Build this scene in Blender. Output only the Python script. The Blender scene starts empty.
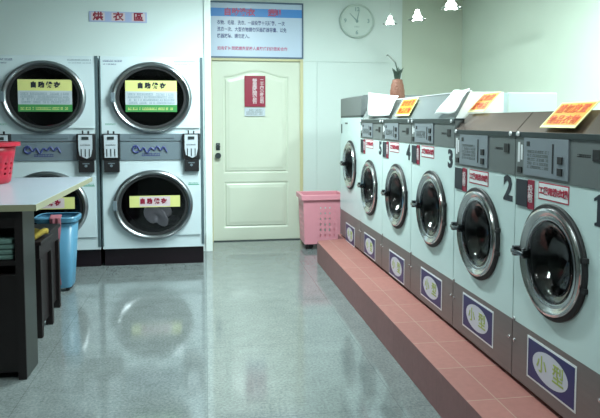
import bpy, bmesh, math, random
from mathutils import Vector, Matrix
random.seed(7)
PI = math.pi
scn = bpy.context.scene
C = scn.collection

# ------------------------------------------------------------------ materials
def pmat(name, col, rough=.5, metal=0., spec=.5, noise=0., nscale=20., bump=0., bscale=60., trans=0., coat=0., emit=None, estr=0., alpha=1., stretch=None):
    m = bpy.data.materials.new(name); m.use_nodes = True
    nt = m.node_tree; b = nt.nodes['Principled BSDF']
    b.inputs['Base Color'].default_value = (*col, 1)
    b.inputs['Roughness'].default_value = rough
    b.inputs['Metallic'].default_value = metal
    b.inputs['Specular IOR Level'].default_value = spec
    b.inputs['Transmission Weight'].default_value = trans
    b.inputs['Coat Weight'].default_value = coat
    b.inputs['Alpha'].default_value = alpha
    if emit:
        b.inputs['Emission Color'].default_value = (*emit, 1); b.inputs['Emission Strength'].default_value = estr
    tc = nt.nodes.new('ShaderNodeTexCoord'); mp = nt.nodes.new('ShaderNodeMapping')
    nt.links.new(tc.outputs['Object'], mp.inputs['Vector'])
    if stretch: mp.inputs['Scale'].default_value = stretch
    if noise:
        n = nt.nodes.new('ShaderNodeTexNoise'); n.inputs['Scale'].default_value = nscale; n.inputs['Detail'].default_value = 4
        nt.links.new(mp.outputs[0], n.inputs['Vector'])
        r = nt.nodes.new('ShaderNodeMix'); r.data_type = 'RGBA'
        r.inputs['A'].default_value = (*[max(0, c*(1-noise)) for c in col], 1)
        r.inputs['B'].default_value = (*[min(1, c*(1+noise)) for c in col], 1)
        nt.links.new(n.outputs['Fac'], r.inputs['Factor']); nt.links.new(r.outputs['Result'], b.inputs['Base Color'])
    if bump:
        n = nt.nodes.new('ShaderNodeTexNoise'); n.inputs['Scale'].default_value = bscale; n.inputs['Detail'].default_value = 3
        nt.links.new(mp.outputs[0], n.inputs['Vector'])
        bp = nt.nodes.new('ShaderNodeBump'); bp.inputs['Strength'].default_value = bump; bp.inputs['Distance'].default_value = .01
        nt.links.new(n.outputs['Fac'], bp.inputs['Height']); nt.links.new(bp.outputs['Normal'], b.inputs['Normal'])
    return m

def S(h):  # sRGB hex -> linear
    h = h.lstrip('#'); o = []
    for i in (0, 2, 4):
        c = int(h[i:i+2], 16)/255
        o.append(c/12.92 if c <= .04045 else ((c+.055)/1.055)**2.4)
    return tuple(o)

M = {}
M['wall'] = pmat('painted_partition', S('#d6e2e2'), .45, noise=.02, nscale=3)
M['wall_panel'] = pmat('white_wall_panel', S('#cbd8d5'), .5, noise=.02, nscale=3)
M['wall_green'] = pmat('grey_green_plaster', S('#b9c4b4'), .7, noise=.03, nscale=4)
M['wall_right'] = pmat('pale_green_plaster', S('#cbd8ca'), .7, noise=.03, nscale=3)
M['wall_dim'] = pmat('dimmed_unseen_wall', S('#5d6864'), .6, noise=.04, nscale=3)  # unseen walls coloured dark so chrome and washer fronts pick up less light
M['ceiling'] = pmat('ceiling_white', S('#d5dcd8'), .8, noise=.02)
M['trim'] = pmat('white_trim', S('#dfe9e6'), .35, noise=.02)
M['door'] = pmat('door_paint', S('#ccd3c3'), .3, noise=.02, nscale=6)
M['frame'] = pmat('cream_frame', S('#c2bd95'), .4, noise=.05)
M['enamel'] = pmat('white_enamel', S('#c4d8d8'), .28, noise=.015, nscale=5, coat=.2)
M['enamel_d'] = pmat('dryer_enamel', S('#c8d7dd'), .3, noise=.015, nscale=5)
M['chrome'] = pmat('chrome', (.6,.59,.6), .17, 1., noise=.05, nscale=12)
M['dark_chrome'] = pmat('dark_chrome', (.22,.23,.25), .2, 1., noise=.05)
M['chrome_d'] = pmat('satin_ring', (.33,.35,.37), .28, 1., noise=.05, nscale=12)
M['steel'] = pmat('kick_steel', (.22,.19,.19), .42, .55, noise=.08, nscale=6, bump=.03, bscale=80, stretch=(1,1,12))
M['panel'] = pmat('control_steel', S('#6c7273'), .42, .25, noise=.06, nscale=8)
M['plate'] = pmat('coin_plate_metal', S('#8d959e'), .4, .45, noise=.05, nscale=12)
M['band'] = pmat('silver_band', S('#7d8c96'), .4, .35, noise=.05, nscale=8)
M['hood'] = pmat('hood_steel', (.19,.14,.12), .2, .8, noise=.15, nscale=3)  # brown reflection on the steel is tinted into its base colour
M['strip'] = pmat('dark_strip', S('#434c4e'), .4, .6, noise=.05)
M['black'] = pmat('black_plastic', (.012,.012,.014), .45, noise=.1)
M['plinth'] = pmat('plinth_black', S('#160912'), .35, noise=.1)
M['rubber'] = pmat('rubber', (.015,.016,.018), .6, noise=.1)
M['drum'] = pmat('drum_steel', (.16,.16,.17), .35, .8, noise=.2, nscale=25)
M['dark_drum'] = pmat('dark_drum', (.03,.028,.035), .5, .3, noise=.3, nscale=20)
M['glass'] = pmat('door_glass', (.6,.57,.62), .03, 0, trans=1.)
M['gap'] = pmat('dark_gap', S('#4c5d63'), .5, noise=.03)
M['oval'] = pmat('oval_grey', S('#c3c5d2'), .4, noise=.02)
M['white_sticker'] = pmat('white_sticker', S('#dfe3e6'), .4, noise=.02)
M['navy'] = pmat('navy_sticker', S('#1e2560'), .35, noise=.05)
M['lime'] = pmat('lime_ink', S('#9fae5c'), .5, noise=.05)
M['red'] = pmat('red_ink', S('#a8213f'), .5, noise=.05)
M['dkred'] = pmat('dark_red_ink', S('#8c1034'), .5, noise=.05)
M['ink'] = pmat('dark_ink', S('#1d2430'), .5, noise=.05)
M['blueink'] = pmat('blue_ink', S('#38427a'), .5, noise=.05)
M['greyink'] = pmat('grey_ink', S('#7d93a0'), .5, noise=.05)
M['yellow'] = pmat('yellow_sticker', S('#d6d78a'), .45, noise=.03)
M['ltgrey'] = pmat('light_grey_sticker', S('#b9c3cc'), .45, noise=.03)
M['green'] = pmat('green_sticker', S('#3f8a4c'), .45, noise=.05)
M['greenmark'] = pmat('green_mark', S('#58a08a'), .45, noise=.05)
M['pinkish'] = pmat('pale_pink_sticker', S('#d3c3c8'), .45, noise=.03)
M['signblue'] = pmat('sign_blue', S('#3f86cf'), .4, noise=.04)
M['signbg'] = pmat('sign_face', S('#b6c7dc'), .35, noise=.02)
M['signframe'] = pmat('sign_frame', S('#4a5f78'), .4, .2, noise=.04)
M['signred'] = pmat('sign_red_letters', S('#b0527a'), .45, noise=.04)
M['lilac'] = pmat('lilac_sign', S('#a9b4d8'), .4, noise=.03)
M['orange'] = pmat('orange_card', S('#efa024'), .45, noise=.06, nscale=10)
M['cardedge'] = pmat('pale_yellow_card', S('#f2e8a6'), .5, noise=.03)
M['orangeink'] = pmat('red_orange_ink', S('#d9531c'), .5, noise=.05)
M['wood'] = pmat('dark_stained_wood', S('#12070a'), .5, noise=.35, nscale=9, stretch=(1,1,.15), bump=.03)
M['wood_side'] = pmat('wood_side_sheen', S('#1e2321'), .35, noise=.08, nscale=10)  # grey reflection on the base's right side, put into the colour
M['tabletop'] = pmat('white_laminate', S('#adb6c2'), .25, noise=.02, nscale=6)
M['edgeband'] = pmat('cream_edge_band', S('#95947c'), .4, noise=.05)
M['pink'] = pmat('pink_plastic', S('#df96a4'), .4, noise=.04, nscale=6)
M['redplastic'] = pmat('red_plastic', S('#ad1c34'), .3, noise=.05)
M['blueplastic'] = pmat('blue_plastic', S('#5288a6'), .35, noise=.04)
M['pinkcloth'] = pmat('pink_cloth', S('#a0606c'), .9, noise=.2, nscale=25, bump=.3)
M['yellowcloth'] = pmat('yellow_cloth', S('#8c7826'), .9, noise=.2, nscale=25, bump=.3)
M['towel'] = pmat('pale_green_towel', S('#66837d'), .95, noise=.15, nscale=30, bump=.3)
M['laundry'] = pmat('grey_laundry', S('#dfe3e3'), .95, noise=.2, nscale=14, bump=.4)
M['laundry_dk'] = pmat('dark_laundry', S('#3a3540'), .95, noise=.3, nscale=14, bump=.4)
M['pineapple'] = pmat('pineapple_skin', S('#6e4534'), .6, noise=.35, nscale=70, bump=.8, bscale=60)
M['leaf'] = pmat('pineapple_leaf', S('#23352b'), .55, noise=.2)
M['clock'] = pmat('clock_face', S('#bccbc5'), .4, noise=.03)
M['clockrim'] = pmat('clock_rim', S('#b4c4bd'), .4, noise=.03)
M['clockink'] = pmat('clock_ink', S('#839d9b'), .5, noise=.03)
M['acrylic'] = pmat('smoky_acrylic', S('#8d9594'), .2, alpha=.78, noise=.05, nscale=4)
M['sheet'] = pmat('white_plastic_sheet', S('#f3f6f5'), .3, noise=.02, coat=.4)
M['lampglass'] = pmat('lamp_glass', (.9,.95,.93), .03, trans=1.)
M['bulb'] = pmat('lit_bulb', (1,1,1), .4, emit=(.93,1,.96), estr=14)
M['tube'] = pmat('lit_tube', (1,1,1), .4, emit=(.86,1,.97), estr=9)
M['basin'] = pmat('grout', S('#b98d83'), .8, noise=.05)

# granite floor: polished speckled grey slabs
def floor_mat():
    m = pmat('polished_granite', (.3,.33,.33), .1)
    nt = m.node_tree; b = nt.nodes['Principled BSDF']; L = nt.links
    tc = nt.nodes.new('ShaderNodeTexCoord')
    n1 = nt.nodes.new('ShaderNodeTexNoise'); n1.inputs['Scale'].default_value = 70; n1.inputs['Detail'].default_value = 6; n1.inputs['Roughness'].default_value = .75
    n2 = nt.nodes.new('ShaderNodeTexNoise'); n2.inputs['Scale'].default_value = 9; n2.inputs['Detail'].default_value = 5
    L.new(tc.outputs['Object'], n1.inputs['Vector']); L.new(tc.outputs['Object'], n2.inputs['Vector'])
    mx = nt.nodes.new('ShaderNodeMath'); mx.operation = 'MULTIPLY_ADD'; mx.inputs[1].default_value = .18
    L.new(n2.outputs['Fac'], mx.inputs[0]); 
    s = nt.nodes.new('ShaderNodeMath'); s.operation = 'MULTIPLY'; s.inputs[1].default_value = .82
    L.new(n1.outputs['Fac'], s.inputs[0]); L.new(s.outputs[0], mx.inputs[2])
    cr = nt.nodes.new('ShaderNodeValToRGB')
    e = cr.color_ramp.elements
    e[0].position = .38; e[0].color = (*S('#616969'), 1); e[1].position = .62; e[1].color = (*S('#868d8e'), 1)
    L.new(mx.outputs[0], cr.inputs['Fac'])
    br = nt.nodes.new('ShaderNodeTexBrick'); br.offset = 0; br.squash = 1
    br.inputs['Scale'].default_value = 1; br.inputs['Brick Width'].default_value = .9; br.inputs['Row Height'].default_value = .9
    br.inputs['Mortar Size'].default_value = .0025; br.inputs['Mortar Smooth'].default_value = .2
    br.inputs['Color1'].default_value = (1,1,1,1); br.inputs['Color2'].default_value = (.96,.96,.96,1); br.inputs['Mortar'].default_value = (.72,.72,.72,1)
    L.new(tc.outputs['Object'], br.inputs['Vector'])
    mu = nt.nodes.new('ShaderNodeMix'); mu.data_type = 'RGBA'; mu.blend_type = 'MULTIPLY'; mu.inputs['Factor'].default_value = 1
    L.new(cr.outputs['Color'], mu.inputs['A']); L.new(br.outputs['Color'], mu.inputs['B'])
    L.new(mu.outputs['Result'], b.inputs['Base Color'])
    b.inputs['Specular IOR Level'].default_value = .75
    b.inputs['IOR'].default_value = 1.62
    b.inputs['Roughness'].default_value = .09
    return m
M['floor'] = floor_mat()

def tile_mat(name, c1, c2, mortar, w, h, axes, msize=.006):
    m = pmat(name, c1, .5)
    nt = m.node_tree; b = nt.nodes['Principled BSDF']; L = nt.links
    tc = nt.nodes.new('ShaderNodeTexCoord'); sx = nt.nodes.new('ShaderNodeSeparateXYZ'); cb = nt.nodes.new('ShaderNodeCombineXYZ')
    L.new(tc.outputs['Object'], sx.inputs[0]); L.new(sx.outputs[axes[0]], cb.inputs[0]); L.new(sx.outputs[axes[1]], cb.inputs[1])
    br = nt.nodes.new('ShaderNodeTexBrick'); br.offset = 0
    br.inputs['Scale'].default_value = 1; br.inputs['Brick Width'].default_value = w; br.inputs['Row Height'].default_value = h
    br.inputs['Mortar Size'].default_value = msize; br.inputs['Mortar Smooth'].default_value = .3
    br.inputs['Color1'].default_value = (*c1,1); br.inputs['Color2'].default_value = (*c2,1); br.inputs['Mortar'].default_value = (*mortar,1)
    L.new(cb.outputs[0], br.inputs['Vector'])
    n = nt.nodes.new('ShaderNodeTexNoise'); n.inputs['Scale'].default_value = 30; n.inputs['Detail'].default_value = 5
    L.new(tc.outputs['Object'], n.inputs['Vector'])
    mr = nt.nodes.new('ShaderNodeMapRange'); mr.inputs['To Min'].default_value = .82; mr.inputs['To Max'].default_value = 1.15
    L.new(n.outputs['Fac'], mr.inputs['Value'])
    mu = nt.nodes.new('ShaderNodeVectorMath'); mu.operation = 'SCALE'
    L.new(br.outputs['Color'], mu.inputs[0]); L.new(mr.outputs[0], mu.inputs['Scale']); L.new(mu.outputs[0], b.inputs['Base Color'])
    return m
M['step_top'] = tile_mat('terracotta_tiles', S('#a06a63'), S('#98635d'), S('#a88a7c'), .33, .395, (1, 0), .003)
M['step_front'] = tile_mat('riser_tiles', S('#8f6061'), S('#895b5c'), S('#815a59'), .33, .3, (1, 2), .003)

# ------------------------------------------------------------------ mesh helpers
def link(name, bm, mats, parent=None, smooth=False, loc=None):
    me = bpy.data.meshes.new(name); bm.normal_update()
    if smooth:
        for f in bm.faces: f.smooth = True
    bm.to_mesh(me); bm.free()
    o = bpy.data.objects.new(name, me); C.objects.link(o)
    for m in (mats if isinstance(mats, (list, tuple)) else [mats]): me.materials.append(m)
    if smooth:
        try: me.set_sharp_from_angle(angle=math.radians(38))
        except Exception: pass
    if parent: o.parent = parent
    if loc: o.location = loc
    return o

def link_each(name, bm, mat, parent=None, smooth=False):
    """link every separate piece of bm as an object of its own"""
    bm.verts.ensure_lookup_table(); seen = set(); out = []
    for v in bm.verts:
        if v in seen: continue
        st = [v]; seen.add(v); isl = []
        while st:
            a = st.pop(); isl.append(a)
            for e in a.link_edges:
                o = e.other_vert(a)
                if o not in seen: seen.add(o); st.append(o)
        nb = bmesh.new(); mp = {a: nb.verts.new(a.co) for a in isl}
        for f in set(f for a in isl for f in a.link_faces):
            nf = nb.faces.new([mp[q] for q in f.verts]); nf.material_index = f.material_index
        out.append(link(name, nb, mat, parent, smooth))
    bm.free(); return out

def box(bm, x0, x1, y0, y1, z0, z1, mi=0, bev=0.):
    r = bmesh.ops.create_cube(bm, size=1, matrix=Matrix.Translation(((x0+x1)/2, (y0+y1)/2, (z0+z1)/2)) @ Matrix.Diagonal((abs(x1-x0), abs(y1-y0), abs(z1-z0), 1)))
    fs = set(f for v in r['verts'] for f in v.link_faces)
    for f in fs: f.material_index = mi
    if bev:
        es = list(set(e for v in r['verts'] for e in v.link_edges))
        bmesh.ops.bevel(bm, geom=es, offset=bev, segments=2, affect='EDGES', profile=.6)
    return bm

def B(*a, **k):
    return box(bmesh.new(), *a, **k)

def prism(bm, pts, axis, a0, a1, mi=0):
    """polygon pts in the plane normal to axis, extruded from a0 to a1"""
    def P(p, a):
        if axis == 'x': return (a, p[0], p[1])
        if axis == 'y': return (p[0], a, p[1])
        return (p[0], p[1], a)
    v0 = [bm.verts.new(P(p, a0)) for p in pts]; v1 = [bm.verts.new(P(p, a1)) for p in pts]
    n = len(pts); fs = [bm.faces.new(v0), bm.faces.new(v1[::-1])]
    for i in range(n): fs.append(bm.faces.new((v0[i], v0[(i+1) % n], v1[(i+1) % n], v1[i])))
    for f in fs: f.material_index = mi
    bmesh.ops.recalc_face_normals(bm, faces=fs)
    return bm

def lathe(bm, prof, cx=0, cy=0, cz=0, axis='y', sx=1., sz=1., n=56, closed=False, mi=0):
    """prof: (r, a) pairs. axis 'y': ring in xz plane; axis 'z': ring in xy plane"""
    rings = []
    for r, a in prof:
        ring = []
        for i in range(n):
            t = 2*PI*i/n
            if axis == 'y': co = (cx+sx*r*math.cos(t), cy+a, cz+sz*r*math.sin(t))
            else: co = (cx+sx*r*math.cos(t), cy+sz*r*math.sin(t), cz+a)
            ring.append(bm.verts.new(co))
        rings.append(ring)
    fs = []
    pr = list(zip(rings, rings[1:]))
    if closed: pr.append((rings[-1], rings[0]))
    for a, b in pr:
        for i in range(n):
            fs.append(bm.faces.new((a[i], a[(i+1) % n], b[(i+1) % n], b[i])))
    if not closed:
        if prof[0][0] > 1e-6 and False: pass
        fs.append(bm.faces.new(rings[0])) if prof[0][0] <= .02 else None
        fs.append(bm.faces.new(rings[-1])) if prof[-1][0] <= .02 else None
    fs = [f for f in fs if f]
    for f in fs: f.material_index = mi
    bmesh.ops.recalc_face_normals(bm, faces=fs)
    return bm

def tube(bm, pts, r, n=8, taper=None, mi=0):
    pts = [Vector(p) for p in pts]; rings = []
    for i, p in enumerate(pts):
        d = (pts[min(i+1, len(pts)-1)] - pts[max(i-1, 0)]).normalized()
        up = Vector((0, 0, 1)) if abs(d.z) < .9 else Vector((1, 0, 0))
        a = d.cross(up).normalized(); b = d.cross(a).normalized()
        rr = r*(1 if not taper else taper[i])
        rings.append([bm.verts.new(p + rr*(math.cos(2*PI*k/n)*a + math.sin(2*PI*k/n)*b)) for k in range(n)])
    fs = []
    for a, b in zip(rings, rings[1:]):
        for k in range(n): fs.append(bm.faces.new((a[k], a[(k+1) % n], b[(k+1) % n], b[k])))
    fs.append(bm.faces.new(rings[0])); fs.append(bm.faces.new(rings[-1]))
    for f in fs: f.material_index = mi
    bmesh.ops.recalc_face_normals(bm, faces=fs)
    return bm

def front_plate(bm, x0, x1, z0, z1, cx, cz, rx, rz, y=0., n=64):
    """vertical plate in the xz plane with an elliptical opening"""
    ang = [2*PI*i/n for i in range(n)]
    for X, Z in ((x0, z0), (x1, z0), (x1, z1), (x0, z1)): ang.append(math.atan2(Z-cz, X-cx) % (2*PI))
    ang = sorted(set(round(a, 6) for a in ang))
    inn, out = [], []
    for a in ang:
        c, s = math.cos(a), math.sin(a); t = 1e9
        if c > 1e-9: t = min(t, (x1-cx)/c)
        if c < -1e-9: t = min(t, (x0-cx)/c)
        if s > 1e-9: t = min(t, (z1-cz)/s)
        if s < -1e-9: t = min(t, (z0-cz)/s)
        k = 1/math.sqrt((c/rx)**2 + (s/rz)**2)
        out.append(bm.verts.new((cx+t*c, y, cz+t*s))); inn.append(bm.verts.new((cx+k*c, y, cz+k*s)))
    m = len(ang); fs = []
    for i in range(m):
        j = (i+1) % m; fs.append(bm.faces.new((inn[i], out[i], out[j], inn[j])))
    return bm

def text(body, size, mat, parent, loc, rot=(PI/2, 0, 0), bold=0., sx=1., name='lettering', align='CENTER', ext=.0008, spacing=1., line=1., shear=0.):
    cu = bpy.data.curves.new('t', 'FONT'); cu.body = body; cu.size = size; cu.align_x = align; cu.align_y = 'CENTER'
    cu.extrude = ext; cu.offset = bold; cu.resolution_u = 2; cu.space_character = spacing; cu.space_line = line; cu.shear = shear
    t = bpy.data.objects.new('t', cu); C.objects.link(t)
    bpy.context.view_layer.update()
    me = bpy.data.meshes.new_from_object(t.evaluated_get(bpy.context.evaluated_depsgraph_get()))
    bpy.data.objects.remove(t); bpy.data.curves.remove(cu)
    me.materials.clear(); me.materials.append(mat); me.name = name
    if not len(me.vertices): print('EMPTY TEXT', body)
    o = bpy.data.objects.new(name, me); C.objects.link(o)
    o.parent = parent; o.location = loc; o.rotation_euler = rot; o.scale = (sx, 1, 1)
    return o

def scribble(bm, x0, x1, z0, z1, y, rows=1, seed=1, fill=.75, th=.0008):
    """illegible small print: rows of little strokes"""
    rn = random.Random(seed); rh = (z1-z0)/rows
    for r in range(rows):
        zb = z0+r*rh; ch = rh*.7; x = x0
        while x < x1-ch*.4:
            w = ch*rn.uniform(.35, .8)
            if rn.random() < fill:
                k = rn.randint(0, 3)
                box(bm, x, x+w*.9, y-th, y, zb, zb+ch*.25)
                box(bm, x+w*rn.uniform(0, .5), x+w*.9, y-th, y, zb+ch*.7, zb+ch)
                if k: box(bm, x+w*.3, x+w*.55, y-th, y, zb+ch*.2, zb+ch*.8)
            x += w
    return bm

def tag(o, label=None, cat=None, group=None, kind=None):
    if label: o['label'] = label
    if cat: o['category'] = cat
    if group: o['group'] = group
    if kind: o['kind'] = kind
    return o

def thing(name, loc, label, cat, rotz=0, group=None):
    o = bpy.data.objects.new(name, None); C.objects.link(o); o.location = loc; o.rotation_euler = (0, 0, rotz)
    o.empty_display_size = .1
    return tag(o, label, cat, group)

def struct(name, bm, m, parent=None, smooth=False):
    o = link(name, bm, m, parent, smooth)
    if not parent: o['kind'] = 'structure'
    return o

def copy_tree(o, parent=None):
    c = o.copy(); C.objects.link(c)
    if parent: c.parent = parent
    for ch in list(o.children): copy_tree(ch, c)
    return c

# ------------------------------------------------------------------ the room
CEIL = 2.85
struct('floor', B(-3.2, 3.0, -2.6, 7.0, -.1, 0), M['floor'])
struct('ceiling', B(-3.2, 3.0, -2.6, 7.0, CEIL, CEIL+.1), M['ceiling'])
struct('wall_left', B(-3.3, -3.2, -2.6, 7.0, 0, CEIL), M['wall_dim'])
struct('wall_right', B(3.0, 3.1, -2.6, 7.0, 0, CEIL), M['wall_right'])
struct('wall_near', B(-3.2, 3.0, -2.7, -2.6, 0, CEIL), M['wall_dim'])
# partition the dryers stand against
struct('wall_partition', B(-3.2, .0, 6.375, 6.45, 0, CEIL), M['wall'])
bm = B(.0, .068, 6.35, 6.47, 0, CEIL, bev=.004)
struct('trim_1', bm, M['trim'])
# back wall with the door, panel joints as real grooves between panels
bm = bmesh.new()
box(bm, .0, .07, 6.86, 6.96, 0, CEIL); box(bm, .07, 1.102, 6.86, 6.96, 2.052, CEIL)
box(bm, 1.102, 1.261, 6.86, 6.96, 0, 2.02); box(bm, 1.266, 2.262, 6.86, 6.96, 0, 2.02)
box(bm, 1.102, 2.262, 6.86, 6.96, 2.026, CEIL); box(bm, 1.1, 2.262, 6.868, 6.96, 0, CEIL)
struct('wall_back', bm, M['wall_panel'])
struct('wall_back_recess', B(2.262, 3.0, 6.875, 6.96, 0, CEIL), M['wall_green'])

# the door: a slab with moulded panels
d = bpy.data.objects.new('door_1', None); C.objects.link(d); d.location = (.085, 6.875, 0); d['kind'] = 'structure'
W, Hh = .983, 2.018
slab = bmesh.new(); nx, nz = 130, 260
def ramp(t): return max(0, min(1, t))
def groove(dist, w=.014):  # dist: signed distance from panel outline
    a = abs(dist)
    return -.011*math.cos(min(a/w, 1)*PI/2)**1 if a < w else 0.
def door_y(x, z):
    # lower panel rectangle
    x0, x1 = .135, .835
    def rect(xa, xb, za, zb):
        dx = max(xa-x, x-xb); dz = max(za-z, z-zb); return max(dx, dz)
    d1 = rect(x0, x1, .165, .655)
    u = (x-(x0+x1)/2)/((x1-x0)/2)
    top = 1.835+.07*math.cos(max(-1, min(1, u))*PI)*.5+.035
    d2 = rect(x0, x1, .785, top)
    dd = min(d1, d2, key=abs)
    y = groove(dd)
    if dd < -.03: y += .005*ramp((-dd-.03)/.02)
    return -y
vs = [[slab.verts.new((W*i/nx, door_y(W*i/nx, .008+Hh*j/nz), .008+Hh*j/nz)) for j in range(nz+1)] for i in range(nx+1)]
for i in range(nx):
    for j in range(nz):
        slab.faces.new((vs[i][j], vs[i+1][j], vs[i+1][j+1], vs[i][j+1]))
box(slab, 0, W, .012, .04, .008, Hh+.008)
link('door_slab', slab, M['door'], d, smooth=True)
fr = bmesh.new()
box(fr, W, W+.034, -.03, .06, 0, 2.052, bev=.003); box(fr, -.016, 0, -.03, .06, 0, 2.052); box(fr, 0, W, -.03, .06, 2.024, 2.06, bev=.003)
link('door_frame', fr, M['frame'], d)
lk = bmesh.new(); lathe(lk, [(.001, -.03), (.02, -.03), (.026, -.01), (.026, 0)], .058, 0, 1.07, n=24); box(lk, .035, .08, -.008, .0, 1.03, 1.11, bev=.003)
link('door_lock', lk, M['strip'], d, True)
lk = bmesh.new(); lathe(lk, [(.001, -.05), (.03, -.05), (.034, -.035), (.02, -.02), (.018, -.004), (.03, 0)], .058, 0, .97, n=24)
link('door_knob', lk, M['strip'], d, True)
link('threshold', B(0, W, -.04, .05, 0, .009), M['strip'], d)

# raised tiled step with a clipped far corner
stp = bmesh.new()
prism(stp, [(1.055, -1.5), (3.0, -1.5), (3.0, 6.05), (1.335, 6.05), (1.335, 5.80), (1.075, 5.74), (1.055, 5.70)], 'z', 0, .2)
for f in stp.faces: f.material_index = 0 if f.normal.z > .5 else 1
o = struct('trim_2', stp, [M['step_top'], M['step_front']])
o['label'] = 'raised step of terracotta tiles under the row of washing machines'

# ------------------------------------------------------------------ lights of the room
def tube_fixture(loc, rotz, label):
    t = thing('fluorescent_ceiling_light', loc, label, 'ceiling light', rotz, 'fluorescent ceiling lights')
    link('housing', B(-.62, .62, -.11, .11, -.05, 0, bev=.006), M['trim'], t)
    for s in (-.055, .055):
        b = bmesh.new(); tube(b, [(-.58, s, -.072), (.58, s, -.072)], .014, 12); link('tube', b, M['tube'], t, True)
    return t
def area(loc, rot, sx, sy, p, col=(.84, 1, .985)):
    l = bpy.data.lights.new('fluorescent_light', 'AREA'); l.shape = 'RECTANGLE'; l.size = sx; l.size_y = sy; l.energy = p; l.color = col
    o = bpy.data.objects.new('fluorescent_light', l); C.objects.link(o); o.location = loc; o.rotation_euler = rot
    return o
FIX = [(.5, 4.6, PI/2, 105), (.7, 1.2, PI/2, 24), (2.3, 2.9, PI/2, 95), (-1.9, 1.6, PI/2, 12)]
for x, y, r, p in FIX:
    tube_fixture((x, y, CEIL), r, 'white twin tube fluorescent light mounted on the ceiling above the room')
    area((x, y, CEIL-.1), (0, 0, r), 1.2, .16, p)

# ------------------------------------------------------------------ stacked dryers
def door_ring(name, parent, cx, cz, r, sx, prof, mat):
    b = bmesh.new(); lathe(b, prof, cx, 0, cz, sx=sx, closed=True, n=72)
    return link(name, b, mat, parent, True)

def clothes(name, parent, c, size, mat, seed, flat=1.):
    rn = random.Random(seed); b = bmesh.new()
    bmesh.ops.create_icosphere(b, subdivisions=4, radius=1)
    ph = [(rn.uniform(1.5, 5), rn.uniform(1.5, 5), rn.uniform(1.5, 5), rn.uniform(0, 6), rn.uniform(.05, .16)) for _ in range(9)]
    for v in b.verts:
        n = v.co.copy(); k = 1+sum(a*math.sin(p*n.x+q*n.y+r_*n.z+s) for p, q, r_, s, a in ph)
        v.co = Vector((n.x*size[0]*k+c[0], n.y*size[1]*k+c[1], n.z*size[2]*k*flat+c[2]))
    return link(name, b, mat, parent, True)

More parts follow.
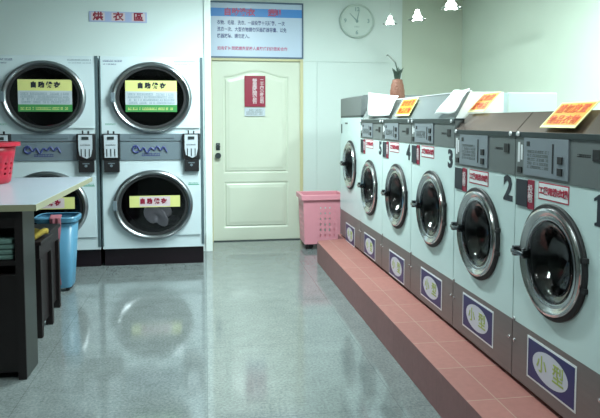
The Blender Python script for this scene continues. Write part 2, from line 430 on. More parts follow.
DW = .925
def make_dryer(name, base_x, label, so=0.):
    t = thing(name, (base_x, 5.82, 0), label, 'dryer', 0, 'stacked dryers against the partition')
    h = DW/2
    # cabinet: shell with two round openings
    b = bmesh.new()
    front_plate(b, -h, h, .165, .992, .0, .573, .335, .30)
    front_plate(b, -h, h, 1.235, 1.943, .0, 1.57, .335, .30)
    box(b, -h, h, .53, .545, .165, 1.943); box(b, -h, -h+.01, .001, .53, .165, 1.943); box(b, h-.01, h, .001, .53, .165, 1.943)
    box(b, -h+.01, h-.01, .001, .53, 1.93, 1.943); box(b, -h+.01, h-.01, .001, .53, .165, .178); box(b, -h+.01, h-.01, .01, .53, .99, 1.237)
    link('cabinet', b, M['enamel_d'], t)
    link('plinth', B(-h+.01, h-.005, .03, .53, 0, .165), M['plinth'], t)
    link('side_channel', B(h-.022, h+.004, -.006, .01, .19, 1.945), M['gap'], t)
    link('side_channel', B(-h-.004, -h+.008, -.004, .01, .19, 1.945), M['gap'], t)
    b = B(-h+.02, h-.03, -.012, 0, 1.17, 1.237, bev=.003); box(b, -.2, .2, -.018, -.012, 1.195, 1.225, bev=.002)
    box(b, -h+.02, h-.03, -.01, 0, .992, 1.16, bev=.003)
    bd = link('control_band', b, M['band'], t)
    # flowing script emblem (illegible in the photo)
    b = bmesh.new()
    pts = []
    for i in range(60):
        u = i/59
        pts.append((-.155+.29*u, -.014, 1.092+.018*math.sin(u*30)+.012*math.sin(u*9+1)+(.02*math.exp(-((u-.55)/.06)**2))))
    tube(b, pts, .0085, 6)
    pts = [(-.15+.03*math.cos(a), -.014, 1.095+.032*math.sin(a)) for a in [i*.35 for i in range(4, 17)]]
    tube(b, pts, .009, 6)
    scribble(b, -.10, .07, 1.03, 1.065, -.0105, 1, 4, 1.)
    link('script_emblem', b, M['blueink'], bd)
    for zc, up in ((1.57, True), (.573, False)):
        # raised hinge-side panel that the ring sits on
        b = bmesh.new(); z0, z1 = (1.289, 1.842) if up else (.283, .846)
        N = 14; L = []; 
        for i in range(N+1):
            z = z0+(z1-z0)*i/N; xa = .34*math.sqrt(max(0, 1-((z-zc)/.315)**2))*1.0
            L.append((min(xa, .41), z))
        pts = [(.43, z0)]+[(.43, z1)]+[(x, z) for x, z in reversed(L)]
        prism(b, pts, 'y', -.014, 0)
        link('hinge_panel', b, M['enamel_d'], t)
        dn = bpy.data.objects.new('door', None); C.objects.link(dn); dn.parent = t
        # ring
        door_ring('ring', dn, 0, zc, 1, 1.0, [(1.0, 0)], M['chrome_d']) if False else None
        b = bmesh.new(); R0 = .327
        lathe(b, [(R0, 0), (R0, -.03), (R0-.008, -.044), (R0-.022, -.05), (R0-.036, -.044), (R0-.044, -.03), (R0-.046, 0)], 0, 0, zc, sx=1.116, closed=True, n=72)
        link('chrome_ring', b, M['chrome_d'], dn, True)
        b = bmesh.new(); lathe(b, [(.283, -.004), (.283, -.03), (.262, -.028), (.258, -.004)], 0, 0, zc, sx=1.116, closed=True, n=72)
        link('gasket', b, M['rubber'], dn, True)
        b = bmesh.new(); lathe(b, [(.262, -.014), (.262, -.019), (.18, -.022), (.01, -.024), (.01, -.020), (.18, -.017)], 0, 0, zc, sx=1.116, closed=True, n=72)
        link('glass_pane', b, M['glass'], dn, True)
        link('latch', B(-.365, -.325, -.056, -.03, zc-.045, zc+.045, bev=.006), M['band'], dn)
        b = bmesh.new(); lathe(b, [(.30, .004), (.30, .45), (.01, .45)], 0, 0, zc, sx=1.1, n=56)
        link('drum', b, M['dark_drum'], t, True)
        st = bmesh.new()
        if up:
            x0, x1, zt, zb = -.235+so, .228+so, 1.726, 1.438; y = -.0255
            box(st, x0, x1, y-.0015, y, zt-.10, zt, 0); box(st, x0, x1, y-.0015, y, zb+.065, zt-.10, 1); box(st, x0, x1, y-.0015, y, zb, zb+.065, 2)
            s = link('sticker', st, [M['yellow'], M['ltgrey'], M['green']], dn)
            text('自助烘衣', .052, M['ink'], s, (so, y-.002, zt-.05), bold=.004, spacing=1.6)
            b = scribble(bmesh.new(), x0+.02, x1-.02, zb+.075, zt-.11, y-.0016, 4, 8, .9); link('small_print', b, M['greyink'], s)
            b = scribble(bmesh.new(), x0+.02, x1-.03, zb+.018, zb+.048, y-.0016, 1, 9, .8); link('small_print', b, M['yellow'], s)
            b = scribble(bmesh.new(), -h+.03, -h+.20, 1.895, 1.918, 0, 1, 3, .95); scribble(b, -h+.03, -h+.15, 1.868, 1.882, 0, 1, 5)
            b2 = B(-h+.17, -h+.215, -.002, 0, 1.893, 1.92); b2.free()
            link('name_print', b, M['blueink'], t)
            b = scribble(bmesh.new(), h-.26, h-.05, 1.9, 1.918, 0, 1, 6, .95); scribble(b, h-.25, h-.05, 1.876, 1.888, 0, 1, 7)
            link('notice_print', b, M['greyink'], t)
            b = scribble(bmesh.new(), -h+.04, -h+.13, 1.318, 1.338, 0, 1, 12, 1.)
            link('green_mark', b, M['greenmark'], t)
        else:
            x0, x1, zt, zb = -.215, .245, .66, .553; y = -.0255
            box(st, x0, x1, y-.0015, y, zb, zt, 0); box(st, x0+.09, x1-.09, y-.0022, y-.0015, zb+.008, zt-.008, 1)
            s = link('sticker', st, [M['yellow'], M['pinkish']], dn)
            text('自助烘衣', .048, M['dkred'], s, (.0, y-.003, (zt+zb)/2), bold=.004, spacing=1.7)
            b = scribble(bmesh.new(), h-.14, h-.04, .76, .785, -.014, 1, 13, 1.); box(b, h-.14, h-.04, -.0155, -.014, .755, .762)
            link('green_mark', b, M['greenmark'], t)
    # coin slides on both ends of the band
    for k, x in enumerate((-.368, .355)):
        cb = link('coin_slide', B(x-.078, x+.078, -.05, 0, 1.0, 1.238, bev=.004), M['black'], t)
        b = bmesh.new()
        pl = [(x-.06, 1.228), (x+.06, 1.228), (x+.06, 1.10), (x+.045, 1.03), (x+.01, 1.012), (x-.05, 1.04), (x-.06, 1.10)] if k else \
             [(x-.06, 1.228), (x+.06, 1.228), (x+.058, 1.02), (x-.055, 1.02)]
        prism(b, pl, 'y', -.062, -.05)
        f = link('slide_face', b, M['ltgrey'], cb)
        b = B(x-.03, x+.03, -.066, -.062, 1.185, 1.212)
        for q in (-.035, 0, .035): box(b, x+q-.004, x+q+.004, -.065, -.062, 1.03, 1.10)
        scribble(b, x-.045, x+.045, 1.13, 1.145, -.062, 1, 20+k, 1.)
        link('coin_slot', b, M['strip'], cb)
        b = B(x-.032, x-.02, -.04, -.02, 1.238, 1.268, bev=.003); box(b, x+.016, x+.03, -.04, -.02, 1.238, 1.262, bev=.003)
        link_each('slide_knob', b, M['black'], cb)
        lb = link('lock_box', B(x-.065, x+.07, -.045, 0, .885, .996, bev=.004), M['black'], t)
        b = bmesh.new(); lathe(b, [(.012, 0), (.012, -.006), (.001, -.006)], x, -.045, .945, n=18); box(b, x-.03, x+.03, -.0465, -.045, .962, .97)
        link('lock_badge', b, M['band'], lb)
    return t
dA = make_dryer('stacked_dryer', -.482, 'stacked white dryers beside the green door, right-hand stack with its lower door fully in view')
clothes('laundry_load', dA, (.03, .07, .475), (.10, .04, .10), M['laundry'], 3)
clothes('laundry_load', dA, (.12, .2, .40), (.13, .08, .06), M['laundry_dk'], 5)
dB = make_dryer('stacked_dryer', -1.428, 'stacked white dryers whose lower half hides behind the white table and blue bin', .016)
clothes('laundry_load', dB, (-.02, .16, .39), (.15, .08, .06), M['laundry_dk'], 8)

# ------------------------------------------------------------------ washing machines
XF = 1.34; ZS = .2
def make_washer(num, y0, y1, yc, zc, kind, label):
    """local frame: x along the row (towards the viewer of the photo), front at y=0, z from the step"""
    w = y1-y0; t = thing('washing_machine', (XF, yc, ZS), label, 'washing machine', -PI/2, 'front loading washing machines on the tiled step')
    a, b_ = -(y1-yc)+.003, (yc-y0)-.003          # left edge (far) and right edge (near)
    dep = .59; zk = .277
    ztop = {1: .915, 2: 1.008, 3: 1.185}[kind]     # top of the white front
    zc -= ZS
    b = bmesh.new()
    front_plate(b, a, b_, zk, ztop, 0, zc, .19, .19)
    box(b, a, a+.008, .001, dep, zk, ztop); box(b, b_-.008, b_, .001, dep, zk, ztop)
    box(b, a, b_, dep-.008, dep, 0.02, ztop); box(b, a+.008, b_-.008, .001, dep-.008, zk, zk+.006); box(b, a+.008, b_-.008, .001, dep-.008, ztop-.006, ztop)
    link('cabinet', b, M['enamel'], t)
    kp = link('kick_panel', B(a, b_, .0, dep-.01, .022, zk, bev=.003), M['steel'], t)
    link('plinth', B(a+.01, b_-.01, .03, dep-.02, 0, .022), M['black'], t)  # recessed black strip standing in for the shadow gap under the machine
    b = bmesh.new()
    for x, z in ((a+.02, .19), (a+.015, .285), (b_-.02, .19)):
        lathe(b, [(.008, 0), (.007, -.006), (.001, -.007)], x, 0, z, n=12)
    link_each('screw', b, M['chrome'], kp, True)
    # blue sticker with the oval
    sw, sh = .345, .178; szc = {1: .163, 2: .148, 3: .12}[kind]
    if num >= 4: szc -= .03
    sx = .006
    b = B(sx-sw/2, sx+sw/2, -.0015, 0, szc-sh/2, szc+sh/2, 0); box(b, sx-sw/2+.009, sx+sw/2-.009, -.0025, -.0015, szc-sh/2+.009, szc+sh/2-.009, 1)
    n = 40; ring = [b.verts.new((sx+.125*math.cos(2*PI*i/n), -.0032, szc+.064*math.sin(2*PI*i/n))) for i in range(n)]
    f = b.faces.new(ring); f.material_index = 2
    bmesh.ops.recalc_face_normals(b, faces=[f])
    if f.normal.y > 0: f.normal_flip()
    s = link('sticker', b, [M['white_sticker'], M['navy'], M['oval']], kp)
    text('小', .075, M['lime'], s, (sx-.058, -.0036, szc), bold=.001); text('型', .082, M['lime'], s, (sx+.058, -.0036, szc-.002), bold=.0008)
    # door
    dn = bpy.data.objects.new('door', None); C.objects.link(dn); dn.parent = t
    b = bmesh.new()
    lathe(b, [(.228, 0), (.230, -.008), (.226, -.013), (.212, -.014), (.208, 0)], 0, 0, zc, closed=True, n=72)
    link('gasket', b, M['rubber'], dn, True)
    b = bmesh.new()
    lathe(b, [(.212, -.006), (.214, -.014), (.210, -.024), (.201, -.028), (.192, -.025), (.185, -.018), (.179, -.014), (.171, -.017), (.164, -.015), (.159, -.010), (.159, .004), (.195, .0)], 0, 0, zc, closed=True, n=80)
    link('chrome_ring', b, M['chrome'], dn, True)
    b = bmesh.new()
    lathe(b, [(.159, -.014), (.14, -.008), (.125, .012), (.11, .045), (.06, .068), (.004, .073), (.004, .069), (.06, .064), (.105, .041), (.12, .008), (.137, -.012), (.159, -.018)], 0, 0, zc, closed=True, n=64)
    link('glass_bowl', b, M['glass'], dn, True)
    hd = bmesh.new(); box(hd, -.236, -.140, -.052, -.040, zc-.009, zc+.009, bev=.004); box(hd, -.238, -.216, -.045, 0, zc-.022, zc+.022, bev=.005); box(hd, -.155, -.14, -.046, -.01, zc-.018, zc+.018, bev=.004)
    link('handle', hd, M['dark_chrome'], dn, True)
    hg = bmesh.new(); box(hg, .212, .232, -.016, 0, zc+.045, zc+.065, bev=.003); box(hg, .212, .232, -.016, 0, zc-.065, zc-.045, bev=.003)
    link_each('hinge', hg, M['rubber'], dn, True)
    b = bmesh.new(); lathe(b, [(.19, .003), (.215, .03), (.225, .06), (.225, .42), (.01, .43)], 0, 0, zc, n=48)
    link('drum', b, M['drum'], t, True)
    clothes('laundry_load', t, (.0, .24, zc-.11), (.15, .12, .07), M['laundry_dk'], 30+num)
    # stickers and number on the white front
    if kind < 3:
        b = B(a+.012, a+.105, -.006, 0, ztop-.125, ztop-.012, 0); box(b, a+.105, a+.152, -.004, 0, ztop-.13, ztop-.008, 1)
        s = link('coin_display', b, [M['ink'], M['dkred']], t)
        text('投\n幣', .04, M['pinkish'], s, (a+.1285, -.0055, ztop-.068), bold=.0005, line=.95)
        x0, x1, z0, z1 = a+.185, a+.395, ztop-.078, ztop-.008
        b = B(x0, x1, -.0015, 0, z0, z1, 0); box(b, x0+.005, x1-.005, -.0022, -.0015, z0+.005, z1-.005, 1)
        s = link('instruction_sticker', b, [M['red'], M['white_sticker']], t)
        text('工業用洗衣機', .031, M['red'], s, ((x0+x1)/2, -.003, (z0+z1)/2), bold=.0012, sx=1.08)
    if num == 1:
        x1, zc1 = b_-.10, ztop-.072
        b = bmesh.new(); prism(b, [(x1+.018, zc1-.055), (x1+.062, zc1-.055), (x1+.062, zc1-.045), (x1+.050, zc1-.042), (x1+.050, zc1+.056), (x1+.040, zc1+.056), (x1+.012, zc1+.040), (x1+.012, zc1+.030), (x1+.030, zc1+.036), (x1+.030, zc1-.042), (x1+.018, zc1-.045)], 'y', -.0018, 0)
        link('number', b, M['ink'], t)
    elif num <= 5:
        text(str(num), {1: .175, 2: .15}.get(num, .135), M['ink'], t, ({1: b_-.088, 2: b_-.062}.get(num, b_-.06), -.001, ztop-.068), bold=.0055, name='number', sx={1: 1.5}.get(num, 1.1))
    # controls above
    if kind == 3:
        link('control_panel', B(a, b_, .0, dep, ztop, ztop+.02, bev=.004), M['strip'], t)
        b = bmesh.new(); prism(b, [(0, ztop+.02), (0, ztop+.185), (.03, ztop+.195), (dep, ztop+.195), (dep, ztop+.02)], 'x', a, b_)
        link('top_housing', b, M['panel'], t)
        b = B(a+.2, a+.3, -.002, 0, ztop-.06, ztop-.045); box(b, a+.04, a+.07, -.004, 0, ztop-.15, ztop-.06)
        link('small_print', b, M['strip'], t)
        return t
    zt = 1.10 if kind == 1 else 1.155
    cp = link('control_panel', B(a, b_, -.004, dep, ztop, zt, bev=.002), M['panel'], t)
    pz0, pz1 = ztop+.012, zt-.018
    px0, px1 = a+.075, a+.395
    pl = link('coin_plate', B(px0, px1, -.009, -.004, pz0, pz1, bev=.001), M['plate'], cp)
    b = B(px0+.215, px0+.222, -.011, -.009, pz0+.02, pz1-.02)
    box(b, px0+.255, px0+.285, -.014, -.009, pz0+.06, pz0+.088); box(b, px0+.255, px0+.285, -.014, -.009, pz0+.016, pz0+.044)
    box(b, px0+.025, px0+.045, -.011, -.009, pz1-.035, pz1-.015)
    link_each('coin_slot', b, M['black'], pl)
    b = scribble(bmesh.new(), px0+.03, px0+.19, pz0+.03, pz1-.045, -.009, 5, num+40, .8)
    link('small_print', b, M['panel'], pl)
    b = B(a+.02, a+.036, -.0055, -.004, pz0+.05, pz1-.02); box(b, a+.044, a+.058, -.0055, -.004, pz0+.06, pz1-.03)
    link_each('white_label', b, M['white_sticker'], cp)
    b = B(b_-.095, b_-.055, -.008, -.004, pz1-.07, pz1-.03); scribble(b, b_-.19, b_-.11, pz1-.06, pz1-.045, -.004, 1, 5, 1.); box(b, a+.02, a+.055, -.008, -.004, pz0+.005, pz0+.03)
    link_each('programme_button', b, M['black'], cp)
    hood = bmesh.new()
    if kind == 1:
        prism(hood, [(-.006, zt), (-.006, zt+.004), (.075, zt+.092), (dep, zt+.092), (dep, zt)], 'x', a, b_)
        link('hood', hood, M['hood'], t)
    else:
        box(hood, a, b_, -.006, dep, zt, zt+.012, bev=.003)
        link('hood', hood, M['strip'], t)
        link('rear_housing', B(a, b_, .30, dep, zt+.012, 1.308, bev=.004), M['enamel'], t)
    b = B(a-.002, b_+.002, -.010, -.0035, zt-.016, zt+.006, bev=.001)
    link('edge_strip', b, M['strip'], t)
    b = bmesh.new()
    for x in (a+.03, b_-.03): lathe(b, [(.010, -.010), (.010, -.015), (.001, -.018)], x, 0, zt-.003, n=12)
    link_each('bolt', b, M['white_sticker'], t, True)
    return t
LB = {1: 'white front loader marked 1 at the right edge of the photo, nearest of the row',
      2: 'white front loader marked 2, between the machines marked 1 and 3',
      3: 'white front loader marked 3, nearest of the taller machines',
      4: 'white front loader marked 4, between the machines marked 3 and 5',
      5: 'white front loader marked 5, under the white plastic sheet',
      6: 'unnumbered white washing machine with a plain grey top housing, farthest of the row'}
make_washer(1, 1.84, 2.478, 2.18, .800, 1, LB[1])
make_washer(2, 2.478, 3.135, 2.835, .794, 1, LB[2])
make_washer(3, 3.135, 3.84, 3.47, .828, 2, LB[3])
make_washer(4, 3.84, 4.50, 4.14, .822, 2, LB[4])
make_washer(5, 4.50, 5.165, 4.86, .805, 2, LB[5])
make_washer(6, 5.165, 5.97, 5.545, .945, 3, LB[6])

# acrylic splash guard standing on machines 3-5, with its pale end board
g = thing('splash_guard', (1.36, 4.15, 1.3675), 'long smoky acrylic guard standing on top of machines 3, 4 and 5', 'splash guard')
b = prism(bmesh.new(), [(-.016, -.992), (-.010, -.992), (-.010, 1.0), (-.016, 1.0)], 'z', 0, .145)
for v in b.verts: v.co.x += v.co.z*.55
link('front_pane', b, M['acrylic'], g)
link('top_edge', B(.060, .078, -1.0, 1.0, .145, .151, bev=.001), M['white_sticker'], g)
link('end_board', prism(bmesh.new(), [(-.012, 0), (.262, 0), (.262, .145), (.069, .145)], 'y', -1.0, -.994), M['sheet'], g)

# pineapple
p = thing('pineapple', (1.512, 4.69, 1.367), 'brown pineapple with dark leaves standing on machine 4 behind the guard', 'pineapple')
b = bmesh.new(); prof = []
for i in range(15):
    u = i/14; r = .064*math.sin(PI*(.16+.70*u))**.5*(1-.12*u); prof.append((r, .004+.31*u))
lathe(b, [(.012, 0)]+prof+[(.012, .32)], axis='z', n=28)
for v in b.verts:
    a = math.atan2(v.co.y, v.co.x); k = 1+.05*math.sin(a*8+v.co.z*70)*math.sin(a*8-v.co.z*70); v.co.x *= k; v.co.y *= k
link('fruit', b, M['pineapple'], p, True)
b = bmesh.new(); rn = random.Random(2)
for i in range(22):
    a = i*2.4; ln = rn.uniform(.07, .12); out = .10-.003*i
    pts = []
    for k in range(5):
        u = k/4; rr = .01+out*.28*u*u+.012*u; pts.append((rr*math.cos(a), rr*math.sin(a), .315+ln*u*(1-.2*u)))
    tube(b, pts, .012, 5, [1, 1.1, .85, .5, .08])
pts = [(.0, .0, .33), (-.004, .0, .40), (-.012, .02, .45), (-.03, .07, .49), (-.045, .11, .52), (-.05, .14, .515)]
tube(b, pts, .006, 6, [1, 1, .9, .9, .8, .4])
link('crown', b, M['leaf'], p, True)

# cards and sheets on top of the machines
def quad_card(name, P, mats, label, cat, group=None, chars=None, th=.003):
    """thin sheet through 4 corners (bottom-left, bottom-right, top-right, top-left as seen from the aisle)"""
    P = [Vector(q) for q in P]; O = (P[0]+P[1]+P[2]+P[3])/4
    ux = (P[1]-P[0]+P[2]-P[3]).normalized(); uz = (P[3]-P[0]+P[2]-P[1]); uz = (uz-ux*uz.dot(ux)).normalized(); uy = uz.cross(ux)
    t = thing(name, O, label, cat, 0, group); t.rotation_euler = Matrix((ux, uy, uz)).transposed().to_euler()
    w = ((P[1]-P[0]).length+(P[2]-P[3]).length)/2; h = ((P[3]-P[0]).length+(P[2]-P[1]).length)/2
    return t, w, h
def card(P, label, rows):
    t, w, h = quad_card('notice_card', P, None, label, 'card', 'orange notice cards on the washing machines')
    b = B(-w/2, w/2, -.0015, .0015, -h/2, h/2)
    cb = link('card_sheet', b, M['cardedge'], t)
    b = B(-w/2+.008, w/2-.008, -.0022, -.0015, -h/2+.014, h/2-.008); link('orange_field', b, M['orange'], cb)
    for i, r in enumerate(rows):
        text(r, h*.36, M['orangeink'], cb, (0, -.003, h*.20-i*h*.42), bold=.0002, sx=.84*w/(h*.36*len(r)))
    return t
card([(1.328, 2.275, 1.326), (1.328, 2.04, 1.326), (1.425, 2.04, 1.425), (1.425, 2.275, 1.425)], 'orange notice card tilted back on the hood of machine 1', ['請勿放置', '物品衣物'])
card([(1.40, 3.12, 1.400), (1.40, 2.93, 1.400), (1.495, 2.93, 1.502), (1.495, 3.12, 1.502)], 'orange notice card against the white board between machines 2 and 3', ['請勿放', '置物品'])
card([(1.338, 4.20, 1.388), (1.338, 3.90, 1.388), (1.404, 3.90, 1.508), (1.404, 4.20, 1.508)], 'orange notice card leaning on the guard below the pineapple', ['請勿放置', '物品衣物'])
def sheet(pts, label, bow=.01):
    """plastic sheet: bilinear patch, slightly bowed, solid thickness"""
    P = [Vector(q) for q in pts]; O = P[0].copy(); t = link('plastic_sheet', patch([q-O for q in P], 12, 10, bow), M['sheet'], None, True); t.location = O
    m = t.modifiers.new('s', 'SOLIDIFY'); m.thickness = .002
    return tag(t, label, 'plastic sheet', 'white plastic sheets on the machines')
def patch(P, nu, nv, bow=0., skip=None, bm=None):
    b = bm or bmesh.new(); n = (P[1]-P[0]).cross(P[3]-P[0]).normalized(); vs = []
    for i in range(nu+1):
        r = []
        for j in range(nv+1):
            u, v = i/nu, j/nv; q = P[0]*(1-u)*(1-v)+P[1]*u*(1-v)+P[2]*u*v+P[3]*(1-u)*v
            q = q + n*bow*(math.sin(PI*u*2.3)*.6+math.sin(PI*v)*.5+.25*math.sin(9*u+7*v))
            r.append(b.verts.new(q))
        vs.append(r)
    for i in range(nu):
        for j in range(nv):
            if skip and skip(i, j): continue
            b.faces.new((vs[i][j], vs[i+1][j], vs[i+1][j+1], vs[i][j+1]))
    return b
sheet([(1.336, 4.93, 1.392), (1.336, 4.32, 1.392), (1.40, 4.30, 1.535), (1.40, 5.16, 1.60)], 'white plastic sheet leaning against the guard above machine 5')
sheet([(1.33, 3.42, 1.395), (1.33, 3.12, 1.395), (1.41, 3.12, 1.525), (1.395, 3.30, 1.525)], 'crumpled white plastic sheet on the guard corner above machine 3', .008)

# hanging glass lamps
def lamp(loc, label, s=1.):
    t = thing('glass_lamp', loc, label, 'lamp', 0, 'small glass ceiling lamps'); zc = CEIL-loc[2]
    b = bmesh.new(); tube(b, [(0, 0, .05*s), (0, 0, zc-.02)], .0012, 6); link('cord', b, M['lampglass'], t, True)
    b = bmesh.new(); lathe(b, [(.001, 0), (.03, 0), (.03, -.02), (.001, -.02)], axis='z', cz=zc, n=20); link('ceiling_cup', b, M['trim'], t, True)
    b = bmesh.new(); lathe(b, [(.001, .055*s), (.014*s, .052*s), (.022*s, .035*s), (.022*s, .015*s), (.042*s, -.012*s), (.045*s, -.02*s), (.001, -.022*s)], axis='z', n=24); link('bulb', b, M['bulb'], t, True)
    b = bmesh.new(); lathe(b, [(.05*s, -.03*s), (.085*s, -.038*s), (.088*s, -.044*s), (.04*s, -.055*s), (.001, -.056*s), (.001, -.052*s), (.04*s, -.051*s)], axis='z', n=32); link('glass_dish', b, M['lampglass'], t, True)
    b = bmesh.new(); lathe(b, [(.001, -.03*s), (.03*s, -.03*s), (.03*s, -.044*s), (.001, -.046*s)], axis='z', n=20); link('lower_bulb', b, M['bulb'], t, True)
lamp((1.87, 6.06, 2.375), 'glass pendant lamp over the seam of white and grey green walls, farthest of three', .85)
lamp((2.03, 5.70, 2.37), 'glass pendant lamp in the middle of the three, bulb over flat dish', 1.)
lamp((2.14, 5.15, 2.385), 'glass pendant lamp cut by the top edge of the photo, nearest of three', 1.1)

# ------------------------------------------------------------------ signs, notices, clock
t = thing('wall_sign', (.058, 6.855, 2.06), 'large framed laundry rules sign with blue header above the green door', 'sign')
sw, sh = 1.044, .60
b = B(0, sw, -.012, 0, 0, sh); link('sign_board', b, M['signbg'], t)
b = bmesh.new(); box(b, 0, sw, -.022, 0, -.008, .008); box(b, 0, sw, -.022, 0, sh-.008, sh+.008); box(b, sw-.016, sw, -.022, 0, .008, sh-.008); box(b, 0, .01, -.022, 0, .008, sh-.008)
link('sign_frame', b, M['signframe'], t)
hb = link('blue_header', B(.01, sw-.016, -.014, -.012, .445, .535), M['signblue'], t)
text('自助洗衣', .082, M['signred'], hb, (.33, -.0145, .49), bold=.004, sx=1.05, spacing=1.0); text('須知', .082, M['signred'], hb, (.72, -.0145, .49), bold=.004, sx=.9)
for i, (s_, wd) in enumerate((('衣物．毛毯．洗衣、一般投幣十元硬幣、一次', .75), ('洗衣一次、大型衣物請勿超過機器容量、以免', .77), ('機器故障、請勿放入。', .38))):
    text(s_, .052, M['blueink'], t, (.085, -.0125, .375-i*.073), bold=.001, align='LEFT', sx=wd/(.052*len(s_)))
s_ = '如有任何問題請與服務人員聯絡謝謝您的合作'
text(s_, .044, M['signred'], t, (.085, -.0125, .095), bold=.001, align='LEFT', sx=.78/(.044*len(s_)))

t = thing('wall_plaque', (-1.122, 6.374, 2.338), 'small lilac sign with dark red characters on the partition above the dryers', 'sign')
link('plaque_board', B(0, .558, -.01, 0, 0, .103, bev=.002), M['lilac'], t)
for i, ch in enumerate('烘衣區'): text(ch, .088, M['dkred'], t, (.085+.195*i, -.0108, .05), bold=.0028, sx=1.15)
bmx = bmesh.new()
for i in range(3): box(bmx, .02+.195*i, .15+.195*i, -.0105, -.01, .012, .092)
link('character_patch', bmx, M['pinkish'], t)

t = thing('door_notice', (.44, 6.858, 1.515), 'red notice with columns of white characters hung on the green door', 'notice')
b = B(0, .235, -.004, 0, 0, .345, 0); link('red_sheet', b, M['dkred'], t)
text('營\n業\n時\n間\n公\n告', .055, M['pinkish'], t, (.115, -.0045, .17), bold=.001, line=.82)
text('二\n十\n四\n小\n時\n自\n助', .046, M['pinkish'], t, (.195, -.0045, .17), bold=.0005, line=.84)
t = tag(link('paper_label', B(0, .23, -.003, 0, 0, .095), M['ltgrey'], None, loc=(.44, 6.858, 1.41)), 'small grey printed label under the red notice on the door', 'label')
b = scribble(bmesh.new(), .02, .21, .014, .085, -.003, 3, 77, .9); link('small_print', b, M['panel'], t)

t = thing('wall_clock', (1.72, 6.858, 2.49), 'round pale grey green wall clock right of the door', 'clock')
b = bmesh.new(); lathe(b, [(.001, -.018), (.175, -.018), (.175, 0), (.001, 0)], n=56, sx=1.04); link('clock_face', b, M['clock'], t, True)
b = bmesh.new(); lathe(b, [(.195, 0), (.195, -.022), (.188, -.032), (.178, -.03), (.172, -.019), (.172, 0)], n=56, closed=True, sx=1.04); link('clock_rim', b, M['clockrim'], t, True)
for s_, x, z in (('12', 0, .13), ('3', .135, 0), ('6', 0, -.13), ('9', -.135, 0)): text(s_, .062, M['clockink'], t, (x, -.0185, z), bold=.002, name='numeral')
for q, ln, wd in ((2.35, .12, .008), (1.35, .13, .007)):
    b = bmesh.new(); prism(b, [(-.02, -wd), (ln, -wd*.4), (ln, wd*.4), (-.02, wd)], 'y', -.022, -.0195)
    o = link('clock_hand', b, M['clockink'], t); o.rotation_euler = (0, -q, 0)
b = bmesh.new(); lathe(b, [(.016, -.019), (.016, -.025), (.001, -.026)], n=18); link('clock_hub', b, M['clockink'], t, True)
b = scribble(bmesh.new(), -.03, .03, -.07, -.05, -.0185, 1, 3, 1.); link('maker_print', b, M['clockink'], t)

# ------------------------------------------------------------------ table and what is on and under it
t = thing('folding_table', (-.86, 3.27, 0), 'long white topped table with dark base along the left side', 'table')
b = B(-1.6, 0, 0, 1.57, .893, .928, bev=.003); link('tabletop', b, M['tabletop'], t)
b = bmesh.new(); box(b, -1.6, .001, -.004, 0, .893, .926); box(b, 0, .004, -.004, 1.574, .893, .926); link_each('edge_band', b, M['edgeband'], t)
b = bmesh.new(); box(b, -.11, -.075, .04, .25, 0, .893); link('end_panel', b, [M['wood_side']], t)
b = bmesh.new(); box(b, -.78, -.11, .225, .25, 0, .893); link('back_panel', b, M['wood'], t); link('end_panel', B(-.78, -.755, .04, .225, 0, .893), M['wood'], t)
b = bmesh.new(); box(b, -.755, -.11, .04, .225, .605, .63); box(b, -.755, -.11, .04, .225, .04, .065); box(b, -.755, -.11, .045, .225, .80, .893); link_each('shelf', b, M['wood'], t)
b = bmesh.new(); box(b, -.755, -.11, .035, .055, .065, .56); link('lower_panel', b, M['wood'], t)
b = bmesh.new(); box(b, -.115, -.0745, .03, .042, 0, .893); box(b, -.79, -.75, .03, .042, 0, .893); link_each('front_stile', b, M['wood'], t)
b = B(-1.5, -.62, 1.36, 1.4, 0, .893); link('far_panel', b, M['wood'], t)
b = B(-.80, -.76, .25, 1.36, .78, .893); link('apron', b, M['wood'], t)

def folded(name, loc, w, dep, h, n, mat, label, cat):
    b = bmesh.new()
    for i in range(n):
        o_ = random.uniform(-.006, .006); z0 = i*h/n; box(b, -w/2+o_, w/2+o_, -dep/2, dep/2, z0+.001, z0+h/n-.001, bev=h/n*.42)
    return tag(link(name, b, mat, None, True, loc=loc), label, cat)
folded('folded_towel', (-1.125, 3.405, .63), .27, .15, .11, 4, M['towel'], 'stack of pale green towels folded on the dark shelf under the white table', 'towels')

def stool(loc, rotz, label):
    s = thing('wooden_stool', loc, label, 'stool', rotz, 'dark wooden stools under the table'); w = .18
    b = B(-w, w, -.16, .16, .585, .61, bev=.006); link('seat', b, M['wood'], s)
    b = bmesh.new(); box(b, -w+.015, w-.015, -.145, -.13, .50, .585); box(b, -w+.015, w-.015, .13, .145, .50, .585); box(b, -w+.015, -w+.03, -.13, .13, .50, .585); box(b, w-.03, w-.015, -.13, .13, .50, .585)
    link_each('apron', b, M['wood'], s)
    for sx in (-1, 1):
        for sy in (-1, 1):
            b = bmesh.new(); x0 = sx*(w-.03); y0 = sy*.13
            box(b, x0-.022, x0+.022, y0-.02, y0+.02, 0, .50, bev=.003); link('leg', b, M['wood'], s)
    b = bmesh.new(); box(b, -w+.05, w-.05, -.142, -.122, .06, .49); box(b, w-.045, w-.03, -.11, .11, .06, .49)
    link_each('side_board', b, M['wood'], s)
stool((-1.185, 4.08, 0), 0, 'dark wooden stool tucked under the table, the one nearer its front end')
stool((-1.225, 4.46, 0), 0, 'dark wooden stool tucked under the table, the one nearer the blue bin')
b = bmesh.new(); P = [Vector(q) for q in ((-.12, -.1, 0), (.09, -.12, 0), (.12, .1, 0), (-.1, .09, 0))]
patch([q for q in P], 14, 12, .02, bm=b)
for v in b.verts: v.co.z = .035+abs(v.co.z)*.9+.03*math.exp(-(v.co.x**2+v.co.y**2)/.006)
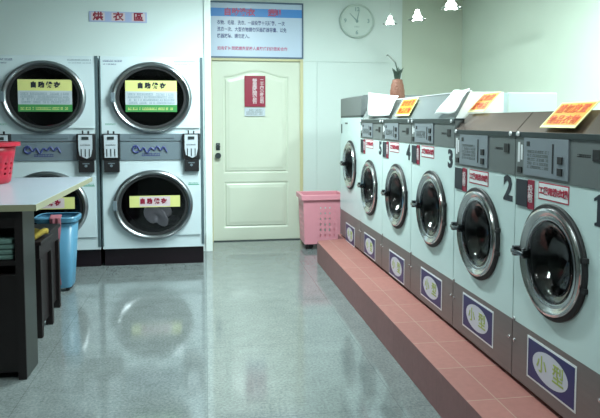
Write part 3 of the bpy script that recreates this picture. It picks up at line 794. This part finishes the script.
o = link('yellow_cloth', b, M['yellowcloth'], None, True, loc=(-1.13, 4.03, .612)); m = o.modifiers.new('s', 'SOLIDIFY'); m.thickness = .034; m.offset = -1
tag(o, 'crumpled yellow cloth lying on the nearer dark stool under the table', 'cloth')

# red basket on the table
def basket_ring(rows, zs, rad, n, squash, holes, bm):
    vs = []
    for z, r in zip(zs, rad):
        vs.append([bm.verts.new((r*math.cos(2*PI*i/n), squash*r*math.sin(2*PI*i/n), z)) for i in range(n)])
    for j in range(len(zs)-1):
        for i in range(n):
            if holes(i, j): continue
            bm.faces.new((vs[j][i], vs[j][(i+1) % n], vs[j+1][(i+1) % n], vs[j+1][i]))
    bm.faces.new(vs[0][::-1])
    return bm
t = thing('red_basket', (-1.50, 4.42, .929), 'red plastic basket on the far left of the white tabletop', 'basket')
b = bmesh.new(); N = 60
zs = [0, .012, .04, .06, .075, .095, .11, .13, .145, .20, .27]; rad = [.165, .178, .183, .186, .188, .191, .193, .196, .198, .208, .220]
basket_ring(None, zs, rad, N, .8, lambda i, j: j in (3, 5, 7) and i % 3 == 1, b)
o = link('basket_body', b, M['redplastic'], t, True); m = o.modifiers.new('s', 'SOLIDIFY'); m.thickness = .005
b = bmesh.new(); lathe(b, [(.216, .265), (.238, .267), (.242, .255), (.246, .255), (.245, .281), (.216, .283)], axis='z', sx=1, sz=.8, closed=True, n=60); link('rim', b, M['redplastic'], t, True)

# blue bin behind the table
t = thing('blue_bin', (-1.172, 5.10, 0), 'tall light blue plastic bin between the table and the dryers', 'bin')
def rrect(a, b_, z, n=8, k=5.):
    out = []
    for i in range(48):
        th_ = 2*PI*i/48; c, s = math.cos(th_), math.sin(th_)
        out.append((a*math.copysign(abs(c)**(2/k), c), b_*math.copysign(abs(s)**(2/k), s), z))
    return out
def loft(bm, loops, cap0=True, cap1=False):
    V = [[bm.verts.new(p) for p in L] for L in loops]; n = len(V[0])
    for A, Bq in zip(V, V[1:]):
        for i in range(n): bm.faces.new((A[i], A[(i+1) % n], Bq[(i+1) % n], Bq[i]))
    if cap0: bm.faces.new(V[0][::-1])
    if cap1: bm.faces.new(V[-1])
    return bm
b = loft(bmesh.new(), [rrect(.106, .10, .03), rrect(.111, .105, .05), rrect(.145, .13, .56)]); o = link('bin_body', b, M['blueplastic'], t, True); m = o.modifiers.new('s', 'SOLIDIFY'); m.thickness = .004
b = loft(bmesh.new(), [rrect(.145, .128, .555), rrect(.163, .146, .56), rrect(.167, .15, .59), rrect(.160, .143, .60), rrect(.145, .128, .60)], False); o = link('rim', b, M['blueplastic'], t, True); m = o.modifiers.new('s', 'SOLIDIFY'); m.thickness = .003
for x in (-.08, .08):
    for y in (-.07, .07):
        b = bmesh.new(); lathe(b, [(.001, -.012), (.015, -.012), (.015, .012), (.001, .012)], x, y, .0155, n=20); box(b, x-.008, x+.008, y-.016, y+.016, .018, .032); link('caster', b, M['black'], t, True)
# pink cloth over the bin's near side
b = bmesh.new(); nu, nv = 10, 26; vs = []
for i in range(nu+1):
    r = []
    for j in range(nv+1):
        u, v = i/nu, j/nv
        x = -.05+.085*u+.012*math.sin(v*7); wob = .006*math.sin(u*14+v*3)
        if v < .14: q = (x, -.128+.14*(.14-v)*2.2, .606+.01*math.sin(v/.14*PI))
        else: q = (x*(1-.1*v), -.164-.004*math.sin(v*5)+wob*.8, .606-(v-.14)*.62)
        r.append(b.verts.new(q))
    vs.append(r)
for i in range(nu):
    for j in range(nv): b.faces.new((vs[i][j], vs[i+1][j], vs[i+1][j+1], vs[i][j+1]))
o = link('pink_cloth', b, M['pinkcloth'], None, True, loc=(-1.16, 5.10, 0)); m = o.modifiers.new('s', 'SOLIDIFY'); m.thickness = .004
tag(o, 'dusty pink cloth hanging over the front of the blue bin', 'cloth')

# pink laundry basket by the door
t = thing('pink_basket', (1.225, 6.42, 0), 'tall pink plastic laundry basket with slotted sides beside the green door', 'basket')
def bk(w, dd, z): return [Vector((-w, -dd, z)), Vector((w, -dd, z)), Vector((w, dd, z)), Vector((-w, dd, z))]
b = bmesh.new(); bo = bk(.20, .16, .06); tp = bk(.218, .178, .555)
for k in range(4):
    A, Bc, Cc, D = bo[k], bo[(k+1) % 4], tp[(k+1) % 4], tp[k]
    patch([A, Bc, Cc, D], 25, 33, 0, (lambda i, j: 3 <= i <= 22 and i % 3 == 1 and 5 <= j <= 26 and j % 4 in (1, 2) and (9 < i < 21)) if k == 0 else (lambda i, j: 3 <= i <= 22 and i % 3 == 1 and 5 <= j <= 26 and j % 4 in (1, 2)), bm=b)
b.faces.new([b.verts.new(q) for q in bo][::-1]); bmesh.ops.remove_doubles(b, verts=b.verts, dist=.0005)
bmesh.ops.recalc_face_normals(b, faces=b.faces)
o = link('basket_body', b, M['pink'], t, False); m = o.modifiers.new('s', 'SOLIDIFY'); m.thickness = .006; m.offset = -1
b = bmesh.new()
for (x0, x1, y0, y1) in ((-.238, .238, -.198, -.172), (-.238, .238, .172, .198), (-.238, -.212, -.172, .172), (.212, .238, -.172, .172)): box(b, x0, x1, y0, y1, .528, .582, bev=.006)
link('rim', b, M['pink'], t)
for x in (-.125, .125):
    for y in (-.1, .1):
        b = bmesh.new(); lathe(b, [(.001, -.014), (.024, -.014), (.028, -.008), (.028, .008), (.024, .014), (.001, .014)], x, y, .029, n=24); box(b, x-.022, x+.03, y-.02, y+.02, .042, .062); link('caster', b, M['black'], t, True)

# ------------------------------------------------------------------ world, camera, view
w = bpy.data.worlds.new('world'); scn.world = w; w.use_nodes = True
w.node_tree.nodes['Background'].inputs[0].default_value = (.55, .75, .75, 1); w.node_tree.nodes['Background'].inputs[1].default_value = .15
cam = bpy.data.cameras.new('camera'); co = bpy.data.objects.new('camera', cam); C.objects.link(co)
f = 610.; th = math.radians(8.85); pt = math.radians(3.7)
cam.sensor_width = 36; cam.sensor_fit = 'HORIZONTAL'; cam.lens = f/600*36
cyp = 121+f*math.tan(pt)/math.cos(th)
cam.shift_y = (cyp-209)/600; cam.shift_x = 0
cam.clip_start = .05
co.location = (0, 0, 1.35); co.rotation_euler = (PI/2-pt, 0, -th)
scn.camera = co
vs_ = scn.view_settings; vs_.view_transform = 'Standard'; vs_.look = 'None'; vs_.gamma = 1; vs_.use_curve_mapping = False; vs_.exposure = 0.28
